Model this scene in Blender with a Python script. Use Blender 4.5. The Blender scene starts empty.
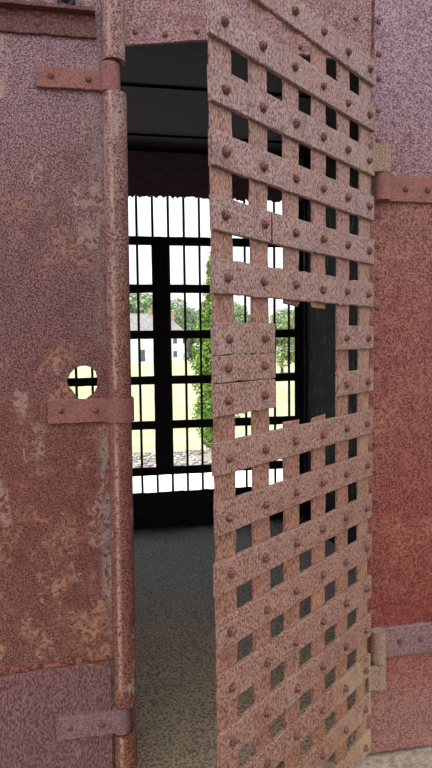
import bpy, bmesh, math, random
from mathutils import Vector, Matrix

rnd = random.Random(7)
S = bpy.context.scene
COL = S.collection
PI = math.pi

# ------------------------------------------------------------------ helpers
def link(name, me, mat=None, parent=None, loc=None):
    o = bpy.data.objects.new(name, me)
    COL.objects.link(o)
    if mat is not None:
        me.materials.append(mat)
    if parent is not None:
        o.parent = parent
    if loc is not None:
        o.location = loc
    return o

def tag(o, label=None, cat=None, group=None, kind=None):
    if label: o['label'] = label
    if cat: o['category'] = cat
    if group: o['group'] = group
    if kind: o['kind'] = kind
    return o

def empty(name, loc, rotz=0.0):
    o = bpy.data.objects.new(name, None)
    COL.objects.link(o)
    o.empty_display_size = .05
    o.location = loc
    o.rotation_euler = (0, 0, rotz)
    return o

class MB:
    """collects shapes; build() links them as one mesh object (org is subtracted)"""
    def __init__(self, org=(0, 0, 0)):
        self.bm = bmesh.new()
        self.org = Vector(org)
    def v(self, p):
        return self.bm.verts.new(Vector(p) - self.org)
    def face(self, vs):
        try:
            return self.bm.faces.new(vs)
        except ValueError:
            return None
    def box(self, a, b):
        x0, y0, z0 = a; x1, y1, z1 = b
        p = [self.v(q) for q in ((x0,y0,z0),(x1,y0,z0),(x1,y1,z0),(x0,y1,z0),(x0,y0,z1),(x1,y0,z1),(x1,y1,z1),(x0,y1,z1))]
        for f in ((3,2,1,0),(4,5,6,7),(0,1,5,4),(1,2,6,5),(2,3,7,6),(3,0,4,7)):
            self.face([p[i] for i in f])
        return self
    def rings(self, rings, cap=True, smooth=False):
        vr = [[self.v(p) for p in r] for r in rings]
        n = len(vr[0])
        for a, b in zip(vr, vr[1:]):
            for i in range(n):
                f = self.face([a[i], a[(i+1) % n], b[(i+1) % n], b[i]])
                if f and smooth: f.smooth = True
        if cap:
            caps = [self.face(list(reversed(vr[0]))), self.face(vr[-1])]
            for c_ in caps:
                if c_:
                    for e_ in c_.edges: e_.smooth = False
        return self
    def tube(self, p0, p1, r0, r1=None, n=20, segs=1, jit=0.0, smooth=True):
        r1 = r0 if r1 is None else r1
        p0, p1 = Vector(p0), Vector(p1)
        d = (p1 - p0).normalized()
        a = d.orthogonal().normalized(); b = d.cross(a)
        rs = []
        for k in range(segs + 1):
            t = k / segs
            c = p0.lerp(p1, t); r = r0 + (r1 - r0) * t
            rs.append([c + (a*math.cos(2*PI*i/n) + b*math.sin(2*PI*i/n)) * (r + rnd.uniform(-jit, jit)) for i in range(n)])
        return self.rings(rs, True, smooth)
    def dome(self, c, nrm, r, h, n=12):
        """a rivet head: low, slightly worn cone-dome standing on a surface"""
        c = Vector(c); d = Vector(nrm).normalized()
        a = d.orthogonal().normalized(); b = d.cross(a)
        rs = []
        off = rnd.uniform(0, 1)
        for rr, hh in ((1, -.25), (1, .1), (.9, .45), (.66, .78), (.34, .96)):
            rs.append([c + (a*math.cos(2*PI*(i+off)/n) + b*math.sin(2*PI*(i+off)/n)) * r * rr * rnd.uniform(.93, 1.05) + d*h*hh for i in range(n)])
        return self.rings(rs, True, True)
    def bar(self, l0, l1, w0, w1, t0, t1, f, step=.02, jit=.0008, ch=.0015, endjit=.001):
        """flat bar along l, width w0..w1, thickness t0 (front) .. t1; f maps (l,w,t) to a point; worn edges"""
        n = max(2, int(abs(l1 - l0) / step))
        rs = []
        for k in range(n + 1):
            l = l0 + (l1 - l0) * k / n
            j0 = rnd.gauss(0, jit); j1 = rnd.gauss(0, jit); tj = rnd.gauss(0, jit*.3)
            a, b = w0 + j0, w1 + j1
            sec = [(a, t1), (a, t0+ch), (a+ch, t0+tj), (b-ch, t0+tj), (b, t0+ch), (b, t1)]
            e = [rnd.uniform(-endjit, endjit) if k in (0, n) else 0 for _ in sec]
            rs.append([Vector(f(l + e[i], w, t)) for i, (w, t) in enumerate(sec)])
        return self.rings(rs, True, False)
    def strip(self, path, z0, z1, thick, normals_out=-1):
        """sheet strip following a plan path [(x,y)], from z0 to z1, with thickness to its right/left"""
        out = []
        n = len(path)
        for i, (x, y) in enumerate(path):
            x0, y0 = path[max(0, i-1)]; x1, y1 = path[min(n-1, i+1)]
            t = Vector((x1-x0, y1-y0)).normalized()
            nn = Vector((-t.y, t.x)) * normals_out
            out.append((Vector((x, y)), Vector((x, y)) - nn*thick))
        rs = []
        for a, b in out:
            j0 = rnd.gauss(0, .0005); j1 = rnd.gauss(0, .0005)
            rs.append([(a.x, a.y, z0+j0), (a.x, a.y, z1+j1), (b.x, b.y, z1+j1), (b.x, b.y, z0+j0)])
        return self.rings(rs, True, False)
    def build(self, name, mat, parent=None, loc=None):
        bmesh.ops.recalc_face_normals(self.bm, faces=self.bm.faces[:])
        me = bpy.data.meshes.new(name)
        self.bm.to_mesh(me); self.bm.free()
        return link(name, me, mat, parent, loc)

def plate(name, outline, holes, v0, v1, mat, parent=None, org=(0, 0, 0)):
    """flat steel plate in the (u,z) plane with holes, front at v0, back at v1"""
    cu = bpy.data.curves.new('tmp', 'CURVE')
    cu.dimensions = '2D'; cu.fill_mode = 'BOTH'; cu.extrude = abs(v1 - v0) / 2
    for pts in [outline] + holes:
        sp = cu.splines.new('POLY')
        sp.points.add(len(pts) - 1)
        for q, (x, z) in zip(sp.points, pts):
            q.co = (x, z, 0, 1)
        sp.use_cyclic_u = True
    o = bpy.data.objects.new('tmp', cu); COL.objects.link(o)
    dg = bpy.context.evaluated_depsgraph_get()
    me = bpy.data.meshes.new_from_object(o.evaluated_get(dg))
    bpy.data.objects.remove(o); bpy.data.curves.remove(cu)
    vm = (v0 + v1) / 2
    for vt in me.vertices:
        x, z, e = vt.co
        vt.co = (x - org[0], vm - e - org[1], z - org[2])
    bm = bmesh.new(); bm.from_mesh(me)
    bmesh.ops.remove_doubles(bm, verts=bm.verts[:], dist=1e-6)
    bmesh.ops.recalc_face_normals(bm, faces=bm.faces[:])
    bm.to_mesh(me); bm.free()
    me.name = name
    me.materials.clear()
    for p_ in me.polygons: p_.use_smooth = False
    return link(name, me, mat, parent)

def jag(x0, z0, x1, z1, n, amp):
    return [(x0 + (x1-x0)*k/n, z0 + (z1-z0)*k/n + rnd.uniform(-amp, amp)) for k in range(n + 1)]

# ------------------------------------------------------------------ materials
def lin(r, g, b):
    f = lambda c: (c/255/12.92) if c/255 <= .04045 else ((c/255+.055)/1.055)**2.4
    return (f(r), f(g), f(b), 1)

class NT:
    def __init__(self, name):
        self.m = bpy.data.materials.new(name); self.m.use_nodes = True
        self.t = self.m.node_tree; self.n = self.t.nodes; self.l = self.t.links
        self.n.clear()
        self.out = self.n.new('ShaderNodeOutputMaterial')
        self.b = self.n.new('ShaderNodeBsdfPrincipled')
        self.l.new(self.b.outputs[0], self.out.inputs[0])
        self.tc = self.n.new('ShaderNodeTexCoord')
    def put(self, sock, val):
        if hasattr(val, 'is_output') or isinstance(val, bpy.types.NodeSocket):
            self.l.new(val, sock)
        else:
            sock.default_value = val
    def mapping(self, scale=(1, 1, 1), loc=(0, 0, 0)):
        mp = self.n.new('ShaderNodeMapping')
        self.l.new(self.tc.outputs['Object'], mp.inputs[0])
        mp.inputs['Scale'].default_value = scale; mp.inputs['Location'].default_value = loc
        return mp.outputs[0]
    def noise(self, scale, detail=2, rough=.5, vec=None, dist=0):
        x = self.n.new('ShaderNodeTexNoise')
        x.inputs['Scale'].default_value = scale; x.inputs['Detail'].default_value = detail
        x.inputs['Roughness'].default_value = rough; x.inputs['Distortion'].default_value = dist
        self.l.new(vec if vec is not None else self.tc.outputs['Object'], x.inputs['Vector'])
        return x.outputs['Fac']
    def ramp(self, fac, a, b):
        """smooth 0..1 between a and b"""
        x = self.n.new('ShaderNodeMapRange'); x.interpolation_type = 'SMOOTHSTEP'
        self.put(x.inputs['Value'], fac)
        x.inputs['From Min'].default_value = a; x.inputs['From Max'].default_value = b
        return x.outputs['Result']
    def math(self, op, a, b):
        x = self.n.new('ShaderNodeMath'); x.operation = op
        self.put(x.inputs[0], a); self.put(x.inputs[1], b)
        return x.outputs[0]
    def mix(self, fac, a, b):
        x = self.n.new('ShaderNodeMix'); x.data_type = 'RGBA'
        self.put(x.inputs[0], fac); self.put(x.inputs[6], a); self.put(x.inputs[7], b)
        return x.outputs[2]
    def pos(self, ch):
        g = self.n.new('ShaderNodeSeparateXYZ')
        self.l.new(self.tc.outputs['Object'], g.inputs[0])
        return g.outputs['XYZ'.index(ch)]
    def bump(self, h, strength=.5, dist=.001):
        x = self.n.new('ShaderNodeBump')
        x.inputs['Strength'].default_value = strength; x.inputs['Distance'].default_value = dist
        self.l.new(h, x.inputs['Height'])
        self.l.new(x.outputs[0], self.b.inputs['Normal'])
    def fin(self, col, rough=.8, spec=.3):
        self.put(self.b.inputs['Base Color'], col)
        self.put(self.b.inputs['Roughness'], rough)
        self.b.inputs['Specular IOR Level'].default_value = spec
        return self.m

def rust(name, zones, speck=130, orange=.5, orange_col=(176, 110, 72), peel=0.0, peel_col=(178, 160, 146), stretch=1.0,
         contrast=(.44, .56), spec=.3, rough=.75, zvar=.25, bump=.5, lichen=None, pz=None, low_tan=None, edge=None, streak=None):
    """corroded steel: a fine two-tone speckle whose two tones change from zone to zone up the plate; on the front walls the lilac upper tones also paint in sky sheen.
    zones = [(z, light, dark), ...] rising"""
    k = NT(name)
    vec = k.mapping((1, 1, 1/stretch), (rnd.uniform(0, 9), rnd.uniform(0, 9), rnd.uniform(0, 9)))
    n1 = k.noise(speck, 2.5, .55, vec, .6)
    sp = k.ramp(n1, *contrast)
    big = k.noise(5, 3, .6, vec)
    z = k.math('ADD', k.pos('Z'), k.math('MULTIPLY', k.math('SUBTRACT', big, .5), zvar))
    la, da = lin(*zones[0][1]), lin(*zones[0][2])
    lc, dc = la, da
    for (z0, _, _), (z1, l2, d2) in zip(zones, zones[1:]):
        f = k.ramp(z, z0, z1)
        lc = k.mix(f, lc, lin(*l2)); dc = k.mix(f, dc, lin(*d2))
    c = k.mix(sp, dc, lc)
    mid = k.noise(22, 4, .65, vec)
    c = k.mix(k.math('MULTIPLY', k.ramp(mid, .5, .72), .45), c, dc)
    if orange > 0:
        om = k.math('MULTIPLY', k.ramp(k.noise(7, 4, .65, vec, .4), .52, .68), k.ramp(k.noise(90, 3, .6, vec), .45, .58))
        if pz: om = k.math('MULTIPLY', om, k.math('SUBTRACT', 1, k.ramp(k.pos('Z'), pz[0], pz[1])))
        c = k.mix(k.math('MULTIPLY', om, orange), c, lin(*orange_col))
    if peel > 0:
        pm = k.math('MULTIPLY', k.ramp(k.noise(9, 3, .6, k.mapping((1.6, 1.6, .6), (3, 1, 2))), .56, .64), k.ramp(k.noise(70, 3, .6, vec, .8), .47, .54))
        c = k.mix(k.math('MULTIPLY', pm, peel), c, lin(*peel_col))
    if low_tan:
        # heavy tan scale low on the sheet
        tm = k.math('MULTIPLY', k.ramp(k.noise(15, 4, .68, k.mapping((1.3, 1.3, .8), (5, 2, 7)), .3), .45, .62), k.ramp(k.noise(110, 3, .6, vec), .46, .57))
        tm = k.math('MULTIPLY', tm, k.math('SUBTRACT', 1, k.ramp(z, low_tan[0], low_tan[1])))
        c = k.mix(k.math('MULTIPLY', tm, .6), c, lin(188, 138, 106))
    if edge:
        # old grey paint clinging along the sheet's edge
        em = k.math('MULTIPLY', k.math('MULTIPLY', k.ramp(k.pos('X'), edge[0], edge[1]), k.ramp(k.noise(7, 2, .5, k.mapping((1, 1, 1), (2, 8, 4))), .44, .56)), k.ramp(k.noise(80, 3, .6, vec, .6), .42, .5))
        em = k.math('MULTIPLY', em, k.math('SUBTRACT', 1, k.math('MULTIPLY', k.ramp(z, 1.2, 1.45), .65)))
        c = k.mix(k.math('MULTIPLY', em, .6), c, lin(158, 146, 138))
    if streak:
        # a peeled line running down the pipe
        xx = k.math('SUBTRACT', k.pos('X'), k.math('MULTIPLY', k.pos('Z'), .0081))
        sm_ = k.math('MULTIPLY', k.ramp(xx, streak[0]-.003, streak[0]+.003), k.math('SUBTRACT', 1, k.ramp(xx, streak[1]-.004, streak[1]+.004)))
        sm_ = k.math('MULTIPLY', sm_, k.math('MULTIPLY', k.ramp(k.noise(120, 3, .6, vec), .40, .5), k.ramp(k.noise(6, 2, .5, k.mapping((1, 1, 1), (1, 1, 6))), .36, .5)))
        c = k.mix(k.math('MULTIPLY', sm_, .7), c, lin(192, 158, 140))
    if lichen:
        # ochre film, named spots: (axis, from, to, strength)
        ax, a, b, s = lichen
        lm = k.math('MULTIPLY', k.ramp(k.pos(ax), a, b), k.ramp(k.noise(14, 4, .7, vec), .35, .62))
        c = k.mix(k.math('MULTIPLY', lm, s), c, lin(172, 150, 118))
    h = k.math('ADD', k.math('MULTIPLY', sp, .6), k.noise(420, 2, .6, vec))
    k.bump(h, bump, .0012)
    return k.fin(c, rough, spec)

LW = rust('rust_sheen_left_wall', [(.75, (138, 92, 78), (84, 42, 36)), (1.15, (140, 86, 74), (86, 38, 33)), (1.65, (144, 104, 101), (82, 42, 41)), (2.15, (164, 134, 140), (98, 60, 61))],
          speck=310, contrast=(.45, .55), orange=.7, orange_col=(182, 130, 96), peel=.45, peel_col=(184, 156, 138), pz=(1.5, 2.1), spec=.35, low_tan=(.95, 1.3), edge=(-.055, -.035))  # rust tones; the lilac towards the top is sky reflection painted in
LOWP = rust('rust_low_plate', [(.45, (134, 100, 96), (90, 56, 54)), (.8, (140, 102, 100), (94, 54, 52))], speck=300, orange=.1, peel=.3, peel_col=(156, 138, 136), stretch=2.6, contrast=(.4, .6))
RW = rust('rust_sheen_right_wall', [(.55, (164, 118, 106), (116, 72, 64)), (.72, (160, 100, 86), (112, 50, 42)), (.80, (144, 74, 60), (98, 36, 30)), (1.0, (152, 86, 72), (100, 38, 32)), (1.5, (156, 98, 86), (102, 44, 39)), (1.81, (156, 108, 100), (104, 50, 46)), (1.87, (162, 130, 134), (104, 62, 63)), (2.2, (168, 144, 154), (112, 76, 81))],
          speck=300, contrast=(.45, .55), orange=.35, orange_col=(190, 134, 106), peel=.0, spec=.35, zvar=.08)  # red and pink rust below, skylight sheen painted into the lilac top zones
LINT = rust('rust_lintel', [(2.0, (178, 138, 134), (112, 66, 64)), (2.3, (172, 138, 140), (112, 68, 70))], speck=320, orange=.2, spec=.3)
PIPE = rust('rust_pipe', [(.05, (154, 102, 80), (88, 44, 36)), (.75, (152, 98, 86), (92, 46, 40)), (1.5, (172, 136, 128), (104, 62, 60))], speck=300, contrast=(.45, .55), orange=.2, orange_col=(180, 130, 100), peel=.8, peel_col=(170, 152, 142), stretch=1.2, streak=(-.014, -.006))
STRAP = rust('rust_strap', [(-1, (156, 106, 98), (114, 66, 60)), (1, (156, 106, 98), (114, 66, 60))], speck=320, orange=.2, orange_col=(176, 112, 86), contrast=(.3, .66))
ANGLE = rust('rust_angle_iron', [(-1, (124, 86, 82), (80, 46, 43)), (4, (124, 86, 82), (80, 46, 43))], speck=300, orange=.1, contrast=(.36, .64))
STRAPLO = rust('rust_strap_low', [(-1, (150, 118, 116), (106, 70, 70)), (1, (150, 118, 116), (106, 70, 70))], speck=320, orange=.1, contrast=(.36, .62))
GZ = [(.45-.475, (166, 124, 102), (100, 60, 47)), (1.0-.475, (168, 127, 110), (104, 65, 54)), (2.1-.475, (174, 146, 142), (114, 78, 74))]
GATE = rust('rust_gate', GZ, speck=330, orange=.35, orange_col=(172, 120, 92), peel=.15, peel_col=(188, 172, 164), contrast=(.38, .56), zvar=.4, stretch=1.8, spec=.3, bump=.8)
GATEY = rust('rust_gate_ochre', GZ, speck=330, orange=.3, orange_col=(178, 136, 102), contrast=(.38, .56), zvar=.4, stretch=1.8, lichen=('X', -.2, .03, .8), bump=.8)
UPR = rust('rust_upright', [(.45-.475, (166, 116, 90), (100, 56, 42)), (1.0-.475, (168, 122, 100), (106, 62, 50)), (2.1-.475, (172, 138, 130), (114, 74, 68))],
           speck=320, orange=.5, orange_col=(178, 124, 96), contrast=(.36, .6), zvar=.4, stretch=2.2, lichen=('X', -.06, .0, .35))
RIV = rust('rust_rivet', [(-1, (140, 94, 86), (90, 52, 46)), (4, (140, 94, 86), (90, 52, 46))], speck=300, orange=.4, orange_col=(156, 92, 64))
KNUCK = rust('rust_knuckle', [(-1, (164, 138, 118), (118, 86, 74)), (1, (164, 138, 118), (118, 86, 74))], speck=320, orange=.15, contrast=(.34, .6), peel=.3, peel_col=(158, 152, 140))
RUSTO = rust('rust_orange_scale', [(-1, (142, 78, 54), (80, 42, 34)), (4, (142, 78, 54), (80, 42, 34))], speck=90, orange=.5, orange_col=(168, 94, 56), peel=.6, peel_col=(132, 118, 112))

def plain(name, c1, c2, scale, rough=.85, spec=.2, bump=.3, bd=.002, detail=4, ramp=(.35, .65), stretch=(1, 1, 1)):
    k = NT(name)
    vec = k.mapping(stretch)
    n = k.noise(scale, detail, .6, vec)
    k.bump(n, bump, bd)
    return k.fin(k.mix(k.ramp(n, *ramp), lin(*c1), lin(*c2)), rough, spec)

BLACK = plain('black_painted_iron', (30, 26, 29), (44, 38, 40), 40, .7, .25)
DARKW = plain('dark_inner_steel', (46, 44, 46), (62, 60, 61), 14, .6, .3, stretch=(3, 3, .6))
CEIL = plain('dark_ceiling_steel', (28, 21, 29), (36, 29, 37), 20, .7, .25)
HEAD = plain('dark_header_steel', (158, 146, 158), (178, 166, 178), 16, .7, .25, stretch=(1, 1, 3))
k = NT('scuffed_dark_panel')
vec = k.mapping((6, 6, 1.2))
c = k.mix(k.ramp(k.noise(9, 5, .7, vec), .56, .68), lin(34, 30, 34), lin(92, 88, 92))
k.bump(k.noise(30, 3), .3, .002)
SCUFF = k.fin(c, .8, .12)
k = NT('gritty_cell_floor')
g1 = k.noise(11, 5, .65); g2 = k.noise(140, 4, .7); g3 = k.noise(230, 2, .6)
yy = k.math('ADD', k.pos('Y'), k.math('MULTIPLY', k.math('SUBTRACT', g1, .5), .9))
base = k.mix(k.ramp(yy, 1.4, 2.6), lin(196, 168, 138), lin(150, 145, 142))
c = k.mix(k.math('MULTIPLY', k.ramp(g2, .44, .6), .8), base, lin(74, 70, 66))
c = k.mix(k.math('MULTIPLY', k.ramp(g3, .62, .72), .6), c, lin(210, 196, 176))
k.bump(k.math('ADD', g2, k.math('MULTIPLY', g3, .6)), .9, .012)
FLOORM = k.fin(c, .92, .15)
k = NT('old_concrete')
c = k.mix(k.ramp(k.noise(60, 5, .7), .35, .65), lin(150, 128, 108), lin(188, 170, 148))
c = k.mix(k.math('MULTIPLY', k.ramp(k.noise(240, 2, .6), .64, .7), .8), c, lin(236, 230, 220))
k.bump(k.noise(120, 4, .7), .8, .006)
CONC = k.fin(c, .9, .2)
PAVE = plain('pale_pavement', (206, 203, 198), (226, 224, 220), 6, .9, .2)
k = NT('dry_lawn')
n1 = k.noise(.55, 5, .65, k.mapping((.5, 1.6, 1))); n2 = k.noise(9, 5, .75)
c = k.mix(k.ramp(n1, .38, .62), lin(140, 147, 112), lin(168, 160, 132))
c = k.mix(k.math('MULTIPLY', k.ramp(n2, .45, .7), .4), c, lin(132, 140, 94))
k.bump(n2, .7, .03)
LAWN = k.fin(c, .95, .1)
STONE = plain('grey_gravel_stone', (120, 114, 110), (186, 180, 174), 5, .9, .2)
SOIL = plain('gravel_bed_soil', (118, 110, 104), (160, 152, 144), 30, .95, .1, .8, .02)
WHITE = plain('white_house_wall', (240, 241, 242), (248, 248, 248), 3, .8, .2)
ROOFM = plain('grey_shingle', (116, 114, 114), (140, 137, 136), 2.5, .9, .2)
BRICK = plain('chimney_brick', (176, 140, 124), (198, 164, 148), 4, .9, .2)
GLASSD = plain('dark_window', (70, 84, 92), (96, 108, 112), 1, .3, .5)
BARK = plain('bark', (92, 76, 62), (120, 102, 84), 6, .95, .1)
def leaf(name, c1, c2, scale):
    k = NT(name)
    n = k.noise(scale, 3, .6)
    return k.fin(k.mix(k.ramp(n, .35, .65), lin(*c1), lin(*c2)), .75, .2)
LEAF = leaf('tree_leaves', (120, 142, 112), (156, 174, 142), .6)
LEAF2 = leaf('yellowish_leaves', (126, 146, 104), (164, 176, 130), 1.2)
ARBOR = leaf('arborvitae_leaves', (82, 122, 48), (138, 166, 78), 7)
DARKG = leaf('dark_evergreen', (54, 76, 60), (80, 102, 80), 1.5)

# ------------------------------------------------------------------ the cell: shell
V = 1.265                       # front plane of the cell
ZF = .45                        # cell floor / slab top
ZT = 2.60
VB = 3.12                       # back plane
UR, UL = 1.068, -.86

# front wall left of the doorway: one sheet with a worn round hole
hole = [(-.111, 1.419), (-.103, 1.437), (-.094, 1.447), (-.084, 1.4525), (-.070, 1.454), (-.057, 1.450), (-.048, 1.440),
        (-.0445, 1.422), (-.046, 1.406), (-.053, 1.393), (-.063, 1.386), (-.072, 1.379), (-.083, 1.3775), (-.090, 1.384), (-.099, 1.398), (-.106, 1.407)]
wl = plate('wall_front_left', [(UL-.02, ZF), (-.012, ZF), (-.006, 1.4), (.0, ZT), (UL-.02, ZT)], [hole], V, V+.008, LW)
tag(wl, kind='structure')
# lower sheet lapped over it, its top edge worn and orange
lp = plate('lap_plate', [(UL-.02, ZF)] + [(-.035, ZF)] + list(reversed(jag(UL-.02, .745, -.033, .777, 60, .0022))), [], V-.011, V, LOWP, wl)
sc = MB()
ring = []
for i in range(81):
    u = UL + (-.036 - UL) * i / 80
    z = .747 + (.777-.747) * (u - UL) / (-.036 - UL)
    a, b = .008 + rnd.uniform(-.004, .003), .004 + rnd.uniform(-.0015, .002)
    ring.append([(u, V+.001, z), (u, V-b*1.5, z + .001), (u, V-b, z + a*.7), (u, V+.001, z + a*1.3)])
sc.rings(ring).build('rust_scale', RUSTO, wl)
# angle iron near the top with rivets under its lip
am = MB()
am.bar(UL, -.028, 2.148, 2.197, V-.007, V, lambda l, w, t: (l, t, w), .015, .0008)
am.bar(UL, -.027, V-.026, V, 2.2, 2.194, lambda l, w, t: (l, w, t), .015, .0012)
am.build('angle_iron', ANGLE, wl)
for i in range(14):
    u = -.042 - i*.0335
    MB().dome((u + rnd.uniform(-.003, .003), V-.007, 2.187), (0, -1, 0), .0062, .004).build('rivet', RIV, wl)
MB().dome((-.145, V-.007, 2.170), (0, -1, 0), .007, .005).build('rivet', RIV, wl)
bm_ = MB(); bm_.tube((-.087, V, 2.222), (-.087, V-.013, 2.222), .019, .017, 16); bm_.dome((-.087, V-.013, 2.222), (0, -1, 0), .011, .012)
bm_.build('bolt', DARKW, wl)

# front wall right of the doorway
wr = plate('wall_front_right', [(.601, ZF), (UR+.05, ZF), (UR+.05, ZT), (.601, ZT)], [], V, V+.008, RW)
tag(wr, kind='structure')
for u, z in ((.616, 2.24), (.618, 2.167), (.618, 2.111), (.619, 2.04), (.620, 1.97), (.620, 1.797), (.620, 1.725), (.620, 1.652), (.619, 1.58), (.62, 1.508), (.619, 1.437), (.619, 1.248), (.621, 1.108),
             (.62, 1.178), (.62, 1.34), (.621, 1.03), (.621, .96), (.621, .89)):
    MB().dome((u, V, z), (0, -1, 0), .0068, .005).build('rivet', RIV, wr)
sm = MB(); rr = []
for i in range(41):
    z = 2.13 + .47 * i / 40
    w = .0035 + rnd.uniform(-.001, .002)
    rr.append([(.602, V+.002, z), (.602-.001, V-.0022, z), (.602+w, V-.0022, z), (.602+w+.001, V+.002, z)])
sm.rings(rr).build('rust_scale', RUSTO, wr)

# plate over the doorway, its lower edge wavy
low = [(.032, 2.143), (.08, 2.150), (.13, 2.157), (.18, 2.165), (.213, 2.168), (.26, 2.167), (.33, 2.160), (.40, 2.155), (.50, 2.151), (.600, 2.148)]
lt = plate('wall_front_top', low + [(.600, ZT), (.034, ZT)], [], V+.001, V+.009, LINT)
tag(lt, kind='structure')
for u, z in ((.056, 2.172), (.12, 2.171), (.19, 2.184), (.27, 2.186), (.35, 2.182), (.427, 2.170), (.50, 2.176), (.562, 2.243), (.565, 2.176)):
    MB().dome((u, V+.001, z), (0, -1, 0), .0066, .005).build('rivet', RIV, lt)
# narrow return behind the pipe
tag(MB().box((-.010, V+.009, ZF), (.022, V+.02, ZT)).build('trim_1', ANGLE), kind='structure')

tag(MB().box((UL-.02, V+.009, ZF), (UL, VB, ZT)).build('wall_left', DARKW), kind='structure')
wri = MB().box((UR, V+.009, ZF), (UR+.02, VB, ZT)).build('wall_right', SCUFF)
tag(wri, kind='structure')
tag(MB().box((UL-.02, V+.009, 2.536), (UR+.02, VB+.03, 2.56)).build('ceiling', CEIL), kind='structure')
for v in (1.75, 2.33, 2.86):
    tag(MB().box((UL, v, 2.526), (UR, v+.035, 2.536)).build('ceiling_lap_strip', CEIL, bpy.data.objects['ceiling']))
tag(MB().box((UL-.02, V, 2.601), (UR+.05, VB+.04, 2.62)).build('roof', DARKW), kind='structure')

# floor: slightly uneven gritty slab inside, concrete sill in front
fl = MB(); nx, ny = 60, 60
gv = [[fl.v((UL + (UR-UL)*i/nx, V + (VB-V)*j/ny, ZF + .012 + rnd.uniform(-.0025, .0025) + .004*math.sin(i*.5)*math.sin(j*.37))) for i in range(nx+1)] for j in range(ny+1)]
for j in range(ny):
    for i in range(nx):
        f = fl.face([gv[j][i], gv[j][i+1], gv[j+1][i+1], gv[j+1][i]]); f.smooth = True
tag(fl.build('floor', FLOORM), kind='structure')
sl = MB(); nx, ny = 70, 14
gv = [[sl.v((-1.1 + 2.5*i/nx, .93 + (V+.03-.93)*j/ny, ZF - .012 + rnd.uniform(-.003, .003))) for i in range(nx+1)] for j in range(ny+1)]
for j in range(ny):
    for i in range(nx):
        f = sl.face([gv[j][i], gv[j][i+1], gv[j+1][i+1], gv[j+1][i]]); f.smooth = True
sl.box((-1.1, .93, 0), (1.4, VB+.12, ZF-.02))
tag(sl.build('foundation_slab', CONC), kind='structure')

# back wall: header with a ragged lower edge, sill plate
hd = [(UL, 2.536)] + [(u, z) for u, z in jag(UL, 2.30, UR, 2.296, 150, .009)] + [(UR, 2.536)]
wb = plate('wall_back', hd, [], VB-.012, VB-.0035, HEAD); tag(wb, kind='structure')
tag(plate('trim_2', [(UL, ZF), (UR, ZF)] + list(reversed(jag(UL, .662, UR, .666, 80, .0025))), [], VB-.012, VB-.0035, BLACK), kind='structure')

# the barred grille filling the back wall
g0 = (.1, VB, .66)
gr = empty('barred_grille', g0)
tag(gr, 'black iron grille of thin rods and flat crossbars across the back of the cell', 'grille')
for kx in range(-11, 11):
    u = .122 + .0862*kx
    b_ = MB(g0)
    b_.tube((u, VB+.004, .655), (u, VB+.004, 2.31), .0073, None, 10, 12, .0004)
    b_.build('rod', BLACK, gr)
for z in (2.062, 1.803, 1.551, 1.298, 1.047, .785):
    b_ = MB(g0); b_.bar(UL+.005, UR-.005, z-.0235, z+.0235, VB-.013, VB-.003, lambda l, w, t: (l, t, w), .04, .0006)
    b_.build('crossbar', BLACK, gr)
b_ = MB(g0); b_.bar(.785, 2.062, .198, .288, VB-.024, VB-.013, lambda l, w, t: (w, t, l), .05, .0006); b_.build('wide_upright', BLACK, gr)
for z in (.95, 1.4, 1.9):
    MB(g0).dome((.243, VB-.024, z), (0, -1, 0), .008, .005).build('rivet', BLACK, gr)
b_ = MB(g0); b_.box((1.012, VB-.018, .665), (1.064, VB-.012, 2.30)); b_.box((1.058, VB-.07, .665), (1.064, VB-.012, 2.30)); b_.build('corner_angle', BLACK, gr)
for i in range(16):
    MB(g0).dome((1.030, VB-.018, .72 + i*.1), (0, -1, 0), .008, .006).build('rivet', DARKW, gr)

# ------------------------------------------------------------------ the pipe at the doorway's left edge and its straps
def pu(z): return -.0030 + (z - .505) * .0076
p0 = (pu(.45), V-.003, .45)
pp = empty('doorway_pipe', p0)
tag(pp, 'rusty vertical pipe with peeling paint along the left edge of the doorway', 'pipe')
for a, b in ((.44, .598), (.668, 2.0365), (2.103, 2.6)):
    m_ = MB(p0); n = max(3, int((b-a)/.03))
    m_.tube((pu(a), V-.003, a), (pu(b), V-.003, b), .0243 if a > 2 else .0257, None, 28, n, .0003)
    m_.build('pipe_section', PIPE, pp)
def left_strap(name, label, z0, z1, u0, collar, mat):
    o = (u0, V, z0)
    t = empty(name, o); tag(t, label, 'strap', 'riveted straps holding the doorway pipe')
    zc = (z0+z1)/2; x = pu(zc)
    m = MB(o)
    off = .011 if z1 < .8 else 0
    m.bar(u0, x - (.020 if collar else .028), z0, z1, V-.010-off, V-off, lambda l, w, t_: (l, t_, w), .012, .0007)
    m.build('strap_plate', mat, t)
    if collar:
        m = MB(o); m.tube((x-.009, V-.004, z0-.003), (x-.009, V-.004, z1 + (.014 if z1 > 1 else .006)), .0212, None, 24, 3, .0004); m.build('collar', mat, t)
    else:
        c0 = Vector((x, V-.003)); R = .0314
        path = [(x-.036, V-.010)]
        for k_ in range(15):
            th = math.radians(188 + k_*(352-188)/14)
            path.append((c0.x + R*math.cos(th), c0.y + R*math.sin(th)))
        path.append((x+.0285, V+.012))
        m = MB(o); m.strip(path, z0, z1, .004, -1); m.build('wrap_band', mat, t)
    for fu in (.22, .80):
        MB(o).dome((u0 + fu*(x-.028-u0), V-.010-off, zc + (.002 if fu < .5 else 0)), (0, -1, 0), .0072, .005).build('rivet', RIV, t)
    return t
left_strap('pipe_strap', 'uppermost rusty strap on the left wall with a short collar around the pipe', 2.041, 2.083, -.151, True, STRAP)
left_strap('pipe_strap', 'rusty strap wrapped around the pipe just below the round hole', 1.328, 1.381, -.152, False, STRAP)
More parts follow.
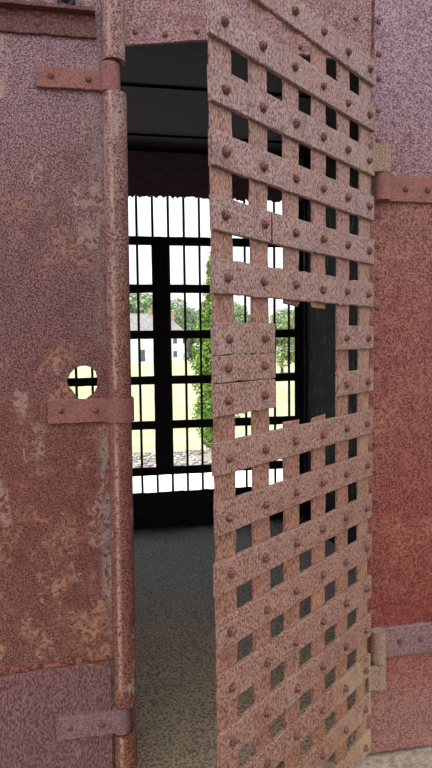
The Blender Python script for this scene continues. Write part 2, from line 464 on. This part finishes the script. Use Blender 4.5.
left_strap('pipe_strap', 'dull mauve strap on the lower left plate near the bottom of the pipe', .607, .659, -.157, True, STRAPLO)

# ------------------------------------------------------------------ the lattice gate
YAW = math.radians(38.26)
G0 = Vector((.57506, 1.21387, .475))
gate = empty('lattice_gate', G0, YAW)
tag(gate, 'rusty riveted flat-bar lattice gate standing half open in the doorway', 'gate')
ZB = 2.1072 - .475              # rivet row 0, gate-local
def rz(b): return ZB - .1*b
YF, YM, YB = .003, .0115, .0165   # crossbar front / back = upright front / upright back
fx = lambda l, w, t: (l, t, w)
fzu = lambda l, w, t: (w, t, l)
def rivets(part, b, cols):
    for c in cols:
        if isinstance(c, tuple): xx, zz = c
        else: xx, zz = -(5-c)*.1, rz(b)
        m = MB(); r = .0084 * rnd.uniform(.9, 1.1)
        m.dome((xx + rnd.gauss(0, .001), YF, zz + rnd.gauss(0, .001)), (rnd.gauss(0, .12), -1, rnd.gauss(0, .12)), r, .0095)
        m.build('rivet', RIV, part)
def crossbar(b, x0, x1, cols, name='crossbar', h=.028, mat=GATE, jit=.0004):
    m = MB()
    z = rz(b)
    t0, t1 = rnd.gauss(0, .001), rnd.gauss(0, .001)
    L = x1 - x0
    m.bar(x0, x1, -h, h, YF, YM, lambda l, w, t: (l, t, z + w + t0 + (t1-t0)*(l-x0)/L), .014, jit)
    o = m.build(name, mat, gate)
    rivets(o, b, cols)
    return o
X0, X1 = -.532, .030
A6 = list(range(6))
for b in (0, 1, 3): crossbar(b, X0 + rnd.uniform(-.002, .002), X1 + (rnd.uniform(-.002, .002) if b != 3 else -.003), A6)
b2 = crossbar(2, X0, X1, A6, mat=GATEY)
crossbar(4, X0, -.3765, [0, 1])
crossbar(4, -.3715, X1, [2, 3, 4, 5])
crossbar(5, X0, X1-.002, A6, jit=.001)
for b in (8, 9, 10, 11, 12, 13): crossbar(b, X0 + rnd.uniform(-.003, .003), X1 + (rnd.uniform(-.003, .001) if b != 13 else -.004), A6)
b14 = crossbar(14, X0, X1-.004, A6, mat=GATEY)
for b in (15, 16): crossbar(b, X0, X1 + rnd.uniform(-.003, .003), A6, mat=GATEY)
# short pieces either side of the opening where the lock sat
def lock_plate(zc, h):
    m = MB(); m.bar(X0, -.3665, zc-h, zc+h, YF, YM, fx, .012, .0007)
    o = m.build('lock_plate', GATE, gate); o['label'] = 'short plate of the square lock panel'
    rivets(o, 0, [(-.5, zc), (-.4, zc)])
z6, z7 = rz(6), rz(7)
lock_plate(z6, .0268); lock_plate((z6+z7)/2, .0228); lock_plate(z7 - .001, .0268)
for b in (6, 7): crossbar(b, -.133, X1, [4, 5], 'short_crossbar', .0262)
# uprights behind the crossbars
zt, zb = rz(0) + .028, rz(16) - .028
def upright(c, z0, z1, **kw):
    x = -(5-c)*.1
    m = MB(); m.bar(z0, z1, x-.0240 + rnd.gauss(0, .0006), x+.0268 + rnd.gauss(0, .0006), YM, YB, fzu, .03, .0008, .0012, .003)
    return m.build('upright', UPR, gate)
for c in (0, 1, 4, 5): upright(c, zb, zt)
for c in (2, 3):
    upright(c, zb, rz(8) + .028 + .010); upright(c, rz(5) - .036, zt)
# hinge eyes at the end of two crossbars
HX = .0560; HY = -.0035          # hinge axis, gate-local
def eye(b, z0, z1):
    z = rz(b)
    m = MB()
    path = [(X1-.012, YF-.0005), (X1-.002, YF-.002)]
    for k_ in range(13):
        th = math.radians(205 + k_*(215)/12)
        path.append((HX + .0182*math.cos(th), HY + .0182*math.sin(th)))
    m.strip(path, z0, z1, .004, -1)
    m.tube((HX, HY, z0), (HX, HY, z1), .0160, None, 20, 2)
    return m.build('hinge_eye', KNUCK, gate)
eye(2, 1.890-.475, 1.953-.475)
eye(14, .640-.475, .7025-.475)

# wall halves of the two hinges
def wall_hinge(label, z0, z1, kz0, kz1, mat, u1, kmat):
    H = G0 + Matrix.Rotation(YAW, 3, 'Z') @ Vector((HX, HY, 0))
    o = (H.x, V, z0)
    t = empty('hinge_strap', o); tag(t, label, 'hinge', 'wall straps of the gate hinges')
    m = MB(o); m.bar(H.x+.010, u1, z0, z1, V-.009, V, lambda l, w, tt: (l, tt, w), .015, .0007, .0018); m.build('strap_plate', mat, t)
    m = MB(o); m.tube((H.x, H.y, kz0), (H.x, H.y, kz1), .0180, None, 24, 4, .0003)
    m.build('knuckle', kmat, t)
    for u in (.685, .742, .83, .92):
        MB(o).dome((u, V-.009, (z0+z1)/2 + .001), (0, -1, 0), .008, .006).build('rivet', RIV, t)
wall_hinge('upper hinge strap riveted to the right wall at the top of the gate', 1.829, 1.888, 1.828, 1.889, STRAP, .98, STRAP)
wall_hinge('lower hinge strap with pale knuckle riveted near the foot of the right wall', .7045, .782, .7045, .783, STRAPLO, .98, KNUCK)

# ------------------------------------------------------------------ the grounds behind the cell
def gz(v): return 0.0 if v < 9 else -1.15 * min(1, (v-9)/71)
gm = MB(); us = [-60 + 4*i for i in range(46)]; vs = [3.2, 6.2, 6.75, 7.7, 9, 12, 16, 22, 30, 40, 55, 70, 80, 95, 120, 160]
gv = [[gm.v((u, v, gz(v) - .012)) for u in us] for v in vs]
for j in range(len(vs)-1):
    for i in range(len(us)-1):
        f = gm.face([gv[j][i], gv[j][i+1], gv[j+1][i+1], gv[j+1][i]]); f.smooth = True
tag(gm.build('lawn', LAWN), kind='structure')
tag(MB().box((-30, -30, -.1), (30, 3.25, 0)).build('forecourt', plain('brown_forecourt', (72, 65, 58), (92, 83, 74), 8, .95, .1)), kind='structure')  # unseen ground, coloured dark in place of shade to cut bounced light
tag(MB().box((-12, 3.3, -.1), (14, 6.45, 0)).build('pavement', PAVE), kind='structure')
tag(MB().box((-12, 6.45, -.1), (14, 7.75, -.004)).build('gravel_bed', SOIL), kind='structure')
st = MB()
for i in range(2600):
    u, v = rnd.uniform(-1.6, 3.4), rnd.uniform(6.5, 7.7)
    r = rnd.uniform(.012, .03)
    if (u-1.245)**2 + (v-7.2)**2 < .27**2: continue
    mtx = Matrix.Translation((u, v, r*.3)) @ Matrix.Rotation(rnd.uniform(0, 6), 4, 'Z') @ Matrix.Diagonal((r, r*rnd.uniform(.6, 1), r*rnd.uniform(.5, .8), 1))
    bmesh.ops.create_icosphere(st.bm, subdivisions=1, radius=1, matrix=mtx)
tag(st.build('gravel', STONE), 'grey gravel spread in a strip between the pavement and the lawn', 'gravel', kind='stuff')
tag(MB().box((-8, 76.5, gz(78)-.3), (14, 78.2, gz(78)+.16)).build('path', PAVE), kind='structure')

# leaves scattered on blobs
def foliage(blobs, n, size, flat=.35):
    m = MB()
    wts = [b[3]*b[4] for b in blobs]
    for i in range(n):
        cx, cy, cz, r, rzz = rnd.choices(blobs, wts)[0][:5]
        d = Vector((rnd.gauss(0, 1), rnd.gauss(0, 1), rnd.gauss(0, 1))).normalized()
        q = rnd.uniform(.72, 1.05)
        c_ = Vector((cx + d.x*r*q, cy + d.y*r*q, cz + d.z*rzz*q))
        nn = (d + Vector((rnd.gauss(0, .6), rnd.gauss(0, .6), rnd.gauss(0, .6)))).normalized()
        a = nn.orthogonal().normalized(); b = nn.cross(a)
        th = rnd.uniform(0, 6.3); a2 = a*math.cos(th) + b*math.sin(th); b2_ = nn.cross(a2)
        s = size*rnd.uniform(.6, 1.3)
        vs_ = [m.v(c_ + a2*s + nn*s*.1), m.v(c_ + b2_*s*.6 + nn*s*flat*.5), m.v(c_ - a2*s - nn*s*.1), m.v(c_ - b2_*s*.6 + nn*s*flat*.5)]
        m.face([vs_[0], vs_[1], vs_[2]]); m.face([vs_[0], vs_[2], vs_[3]])
    return m

def raw(m, name, mat):
    me = bpy.data.meshes.new(name); m.bm.to_mesh(me); m.bm.free(); me.materials.append(mat)
    return me
crowns = []
for kx in range(3):
    bl = []
    for i in range(16):
        a = rnd.uniform(0, 6.3); z = rnd.uniform(2.2, 9.0); rad = 3.0*math.sin(PI*min(1, (z-.6)/9.6))
        rr_ = rnd.uniform(1.1, 2.0)
        bl.append((rad*math.cos(a)*.8, rad*math.sin(a)*.8, z, rr_, rr_*.85))
    crowns.append((raw(foliage(bl, 4200, .26), 'foliage', (LEAF, LEAF2, LEAF)[kx]), raw(MB().tube((0, 0, 0), (0, 0, 6), .3, .12, 10, 4), 'trunk', BARK)))
def tree(u, v, s, kx, label, group):
    t = empty('tree', (u, v, gz(v) - .05), rnd.uniform(0, 6)); t.scale = (s, s, s)
    tag(t, label, 'tree', group)
    for me, nm in zip(crowns[kx], ('foliage', 'trunk')):
        o = bpy.data.objects.new(nm, me); COL.objects.link(o); o.parent = t
LBL = 'hazy green leafy tree in the treeline behind the white house and lawn'
for i, (u, s) in enumerate(((-13, 1.1), (-7, 1.12), (-1.5, 1.06), (3.8, 1.2), (8.8, 1.06), (13.2, 1.25), (17.5, 1.04), (21.5, 1.04), (25.5, 1.0), (30, .9), (34.6, .88), (39.5, .9), (44, .9))):
    tree(u, 97 + 11.5*(i % 3), s, i % 3, LBL, 'treeline behind the house')
for i, (u, s) in enumerate(((-10, 1.0), (-4, 1.1), (1, 1.0), (6.5, 1.05), (11.5, 1.0), (16, 1.08), (20.5, 1.0), (25, 1.0), (30, .9), (35.5, .9), (41, .9))):
    tree(u*1.28, 134 + 14*(i % 3), s*1.28, (i+1) % 3, LBL, 'treeline behind the house')
tree(10.1, 33.5, .36, 1, 'small leafy tree on the lawn, seen through the lock opening of the gate', None)
tree(15.0, 62, .40, 0, 'low light green bush on the lawn right of the white house', None)

# tall dark evergreen at the house's right end
t = empty('evergreen_tree', (9.95, 75, gz(75)-.05)); tag(t, 'slim dark evergreen standing at the right end of the white house', 'tree')
foliage([(0, 0, .6 + i*.42, .55*(1-i/9.5)+.08, .4) for i in range(9)], 1500, .14).build('foliage', DARKG, t)
MB().tube((0, 0, 0), (0, 0, 3.6), .09, .03, 8, 3).build('trunk', BARK, t)

# unseen tree added beside the cell to block sun from its front and floor
t = empty('added_shade_tree', (-3.8, 2.8, 0)); tag(t, 'added out-of-view leafy tree left of the rusty cell, blocking the sun', 'tree')
bl = [(0, 0, 6.2, 1.9, 1.5)]
for i in range(18):
    a = i*2.4; q = 1.9*math.sqrt((i+.5)/18)
    bl.append((q*math.cos(a), q*math.sin(a), 6.2 + rnd.uniform(-.9, .9), rnd.uniform(.7, 1.0), rnd.uniform(.6, .9)))
foliage(bl, 11000, .17).build('foliage', LEAF2, t)
m = MB(); m.tube((0, 0, -.05), (.05, .02, 5.6), .2, .1, 12, 8, .01)
for a in (0, 1.3, 2.5, 3.8, 5.1): m.tube((.04, .02, 4.2), (1.1*math.cos(a), 1.1*math.sin(a), 6.1), .07, .03, 8, 3)
m.build('trunk', BARK, t)

# arborvitae column in the gravel
AU, AV = 1.245, 7.20
t = empty('arborvitae', (AU, AV, 0)); tag(t, 'tall narrow bright green arborvitae in the gravel just behind the grille', 'shrub')
bl = []
for i in range(60):
    z = .2 + 2.32 * (i/59)
    prof = .23 * (min(1, .55 + z*.9)) * (1 if z < 1.4 else max(.12, 1 - ((z-1.4)/1.35)**1.6))
    a = rnd.uniform(0, 6.3); q = rnd.uniform(.2, .55)
    bl.append((prof*q*math.cos(a), prof*q*math.sin(a), z, max(.05, prof*rnd.uniform(.75, 1.0)), .16))
foliage(bl, 14000, .024, .6).build('foliage', ARBOR, t)
MB().tube((0, 0, 0), (0, 0, 2.3), .04, .01, 8, 6).build('trunk', BARK, t)

# white house across the lawn
HZ = gz(80)
ho = (4, 80, HZ); h = empty('house', ho)
tag(h, 'white two-storey house with grey roof and brick chimneys across the lawn', 'house')
MB(ho).box((-1.2, 80, HZ-.2), (9.35, 87.5, 3.27)).build('wall', WHITE, h)
m = MB(ho)
e = [m.v(q) for q in ((-1.6, 79.6, 3.22), (9.7, 79.6, 3.22), (9.7, 87.9, 3.22), (-1.6, 87.9, 3.22))]
r_ = [m.v(q) for q in ((.6, 83.7, 6.0), (7.2, 83.7, 6.0))]
m.face([e[0], e[1], r_[1], r_[0]]); m.face([e[1], e[2], r_[1]]); m.face([e[2], e[3], r_[0], r_[1]]); m.face([e[3], e[0], r_[0]]); m.face([e[3], e[2], e[1], e[0]])
m.build('roof', ROOFM, h)
for u0, u1, v0, z1 in ((4.75, 5.25, 83.4, 6.85), (7.72, 8.4, 82.0, 6.1)):
    m = MB(ho); m.box((u0, v0, 3.6), (u1, v0+.6, z1-.14)); m.box((u0-.05, v0-.05, z1-.14), (u1+.05, v0+.65, z1)); m.build('chimney', BRICK, h)
m = MB(ho); m.box((3.12, 79.94, HZ), (4.08, 80.0, .95)); m.build('door_surround', WHITE, h)
MB(ho).box((3.3, 79.9, HZ+.02), (3.9, 79.96, .68)).build('door', GLASSD, h)
for u0, u1, z0, z1 in ((7.95, 8.5, 1.5, 2.3), (7.95, 8.5, -.42, .45), (2.1, 2.7, 2.3, 2.9), (.8, 1.35, 1.5, 2.3), (.8, 1.35, -.42, .45), (5.4, 5.95, 1.5, 2.3), (5.4, 5.95, -.42, .45)):
    m = MB(ho); m.box((u0-.08, 79.95, z0-.08), (u1+.08, 80.0, z1+.08)); w = m.build('window', WHITE, h)
    m = MB(ho); m.box((u0, 79.92, z0), (u1, 79.955, z1)); m.build('pane', GLASSD, w)
m = MB(ho); m.box((4.5, 79.2, HZ), (4.62, 79.32, 1.1)); m.build('porch_post', WHITE, h)
m = MB(ho); m.box((2.6, 79.1, 1.1), (4.75, 80, 1.22)); m.build('porch_roof', WHITE, h)

# ------------------------------------------------------------------ light
w = bpy.data.worlds.new('World'); S.world = w; w.use_nodes = True
nt = w.node_tree; nt.nodes.clear()
wo = nt.nodes.new('ShaderNodeOutputWorld'); bg = nt.nodes.new('ShaderNodeBackground')
tc = nt.nodes.new('ShaderNodeTexCoord'); sx = nt.nodes.new('ShaderNodeSeparateXYZ')
cr = nt.nodes.new('ShaderNodeValToRGB'); no = nt.nodes.new('ShaderNodeTexNoise'); mx = nt.nodes.new('ShaderNodeMix'); mx.data_type = 'RGBA'
nt.links.new(tc.outputs['Generated'], sx.inputs[0]); nt.links.new(sx.outputs[2], cr.inputs[0])
cr.color_ramp.elements[0].position = 0; cr.color_ramp.elements[0].color = (.9, .9, .9, 1)
cr.color_ramp.elements[1].position = .8; cr.color_ramp.elements[1].color = (1.36, 1.5, 1.66, 1)
nt.links.new(tc.outputs['Generated'], no.inputs[0]); no.inputs['Scale'].default_value = 3; no.inputs['Detail'].default_value = 5
mr = nt.nodes.new('ShaderNodeMath'); mr.operation = 'MULTIPLY'; mr.inputs[1].default_value = .4
nt.links.new(no.outputs['Fac'], mr.inputs[0]); nt.links.new(mr.outputs[0], mx.inputs[0]); nt.links.new(cr.outputs[0], mx.inputs[6]); mx.inputs[7].default_value = (1, 1, 1, 1)
nt.links.new(mx.outputs[2], bg.inputs[0]); bg.inputs[1].default_value = 1.0
nt.links.new(bg.outputs[0], wo.inputs[0])

sun = bpy.data.lights.new('sun', 'SUN'); sun.energy = 5.0; sun.angle = math.radians(1.0); sun.color = (1, .96, .88)
so = bpy.data.objects.new('sun', sun); COL.objects.link(so); so.location = (-20, 8, 30)
az, el = math.radians(14), math.radians(56)      # from the left, a little from behind the cell
d = Vector((math.cos(az)*math.cos(el), -math.sin(az)*math.cos(el), -math.sin(el)))
so.rotation_euler = d.to_track_quat('-Z', 'Y').to_euler()

# ------------------------------------------------------------------ camera
cam = bpy.data.cameras.new('camera'); co = bpy.data.objects.new('camera', cam); COL.objects.link(co)
cam.sensor_fit = 'VERTICAL'; cam.sensor_height = 36; cam.lens = 557.9/768*36
cam.clip_start = .02; cam.clip_end = 500
F = Vector((.17318351, .98217249, -.07310732)); R_ = Vector((.9845636, -.17455821, -.01280439)); U_ = Vector((.0253376, .0697613, .99724188))
co.matrix_world = Matrix(((R_.x, U_.x, -F.x, 0), (R_.y, U_.y, -F.y, 0), (R_.z, U_.z, -F.z, 1.5), (0, 0, 0, 1)))
S.camera = co
S.view_settings.view_transform = 'Standard'; S.view_settings.look = 'None'
S.view_settings.gamma = 1; S.view_settings.exposure = .55; S.view_settings.use_curve_mapping = False
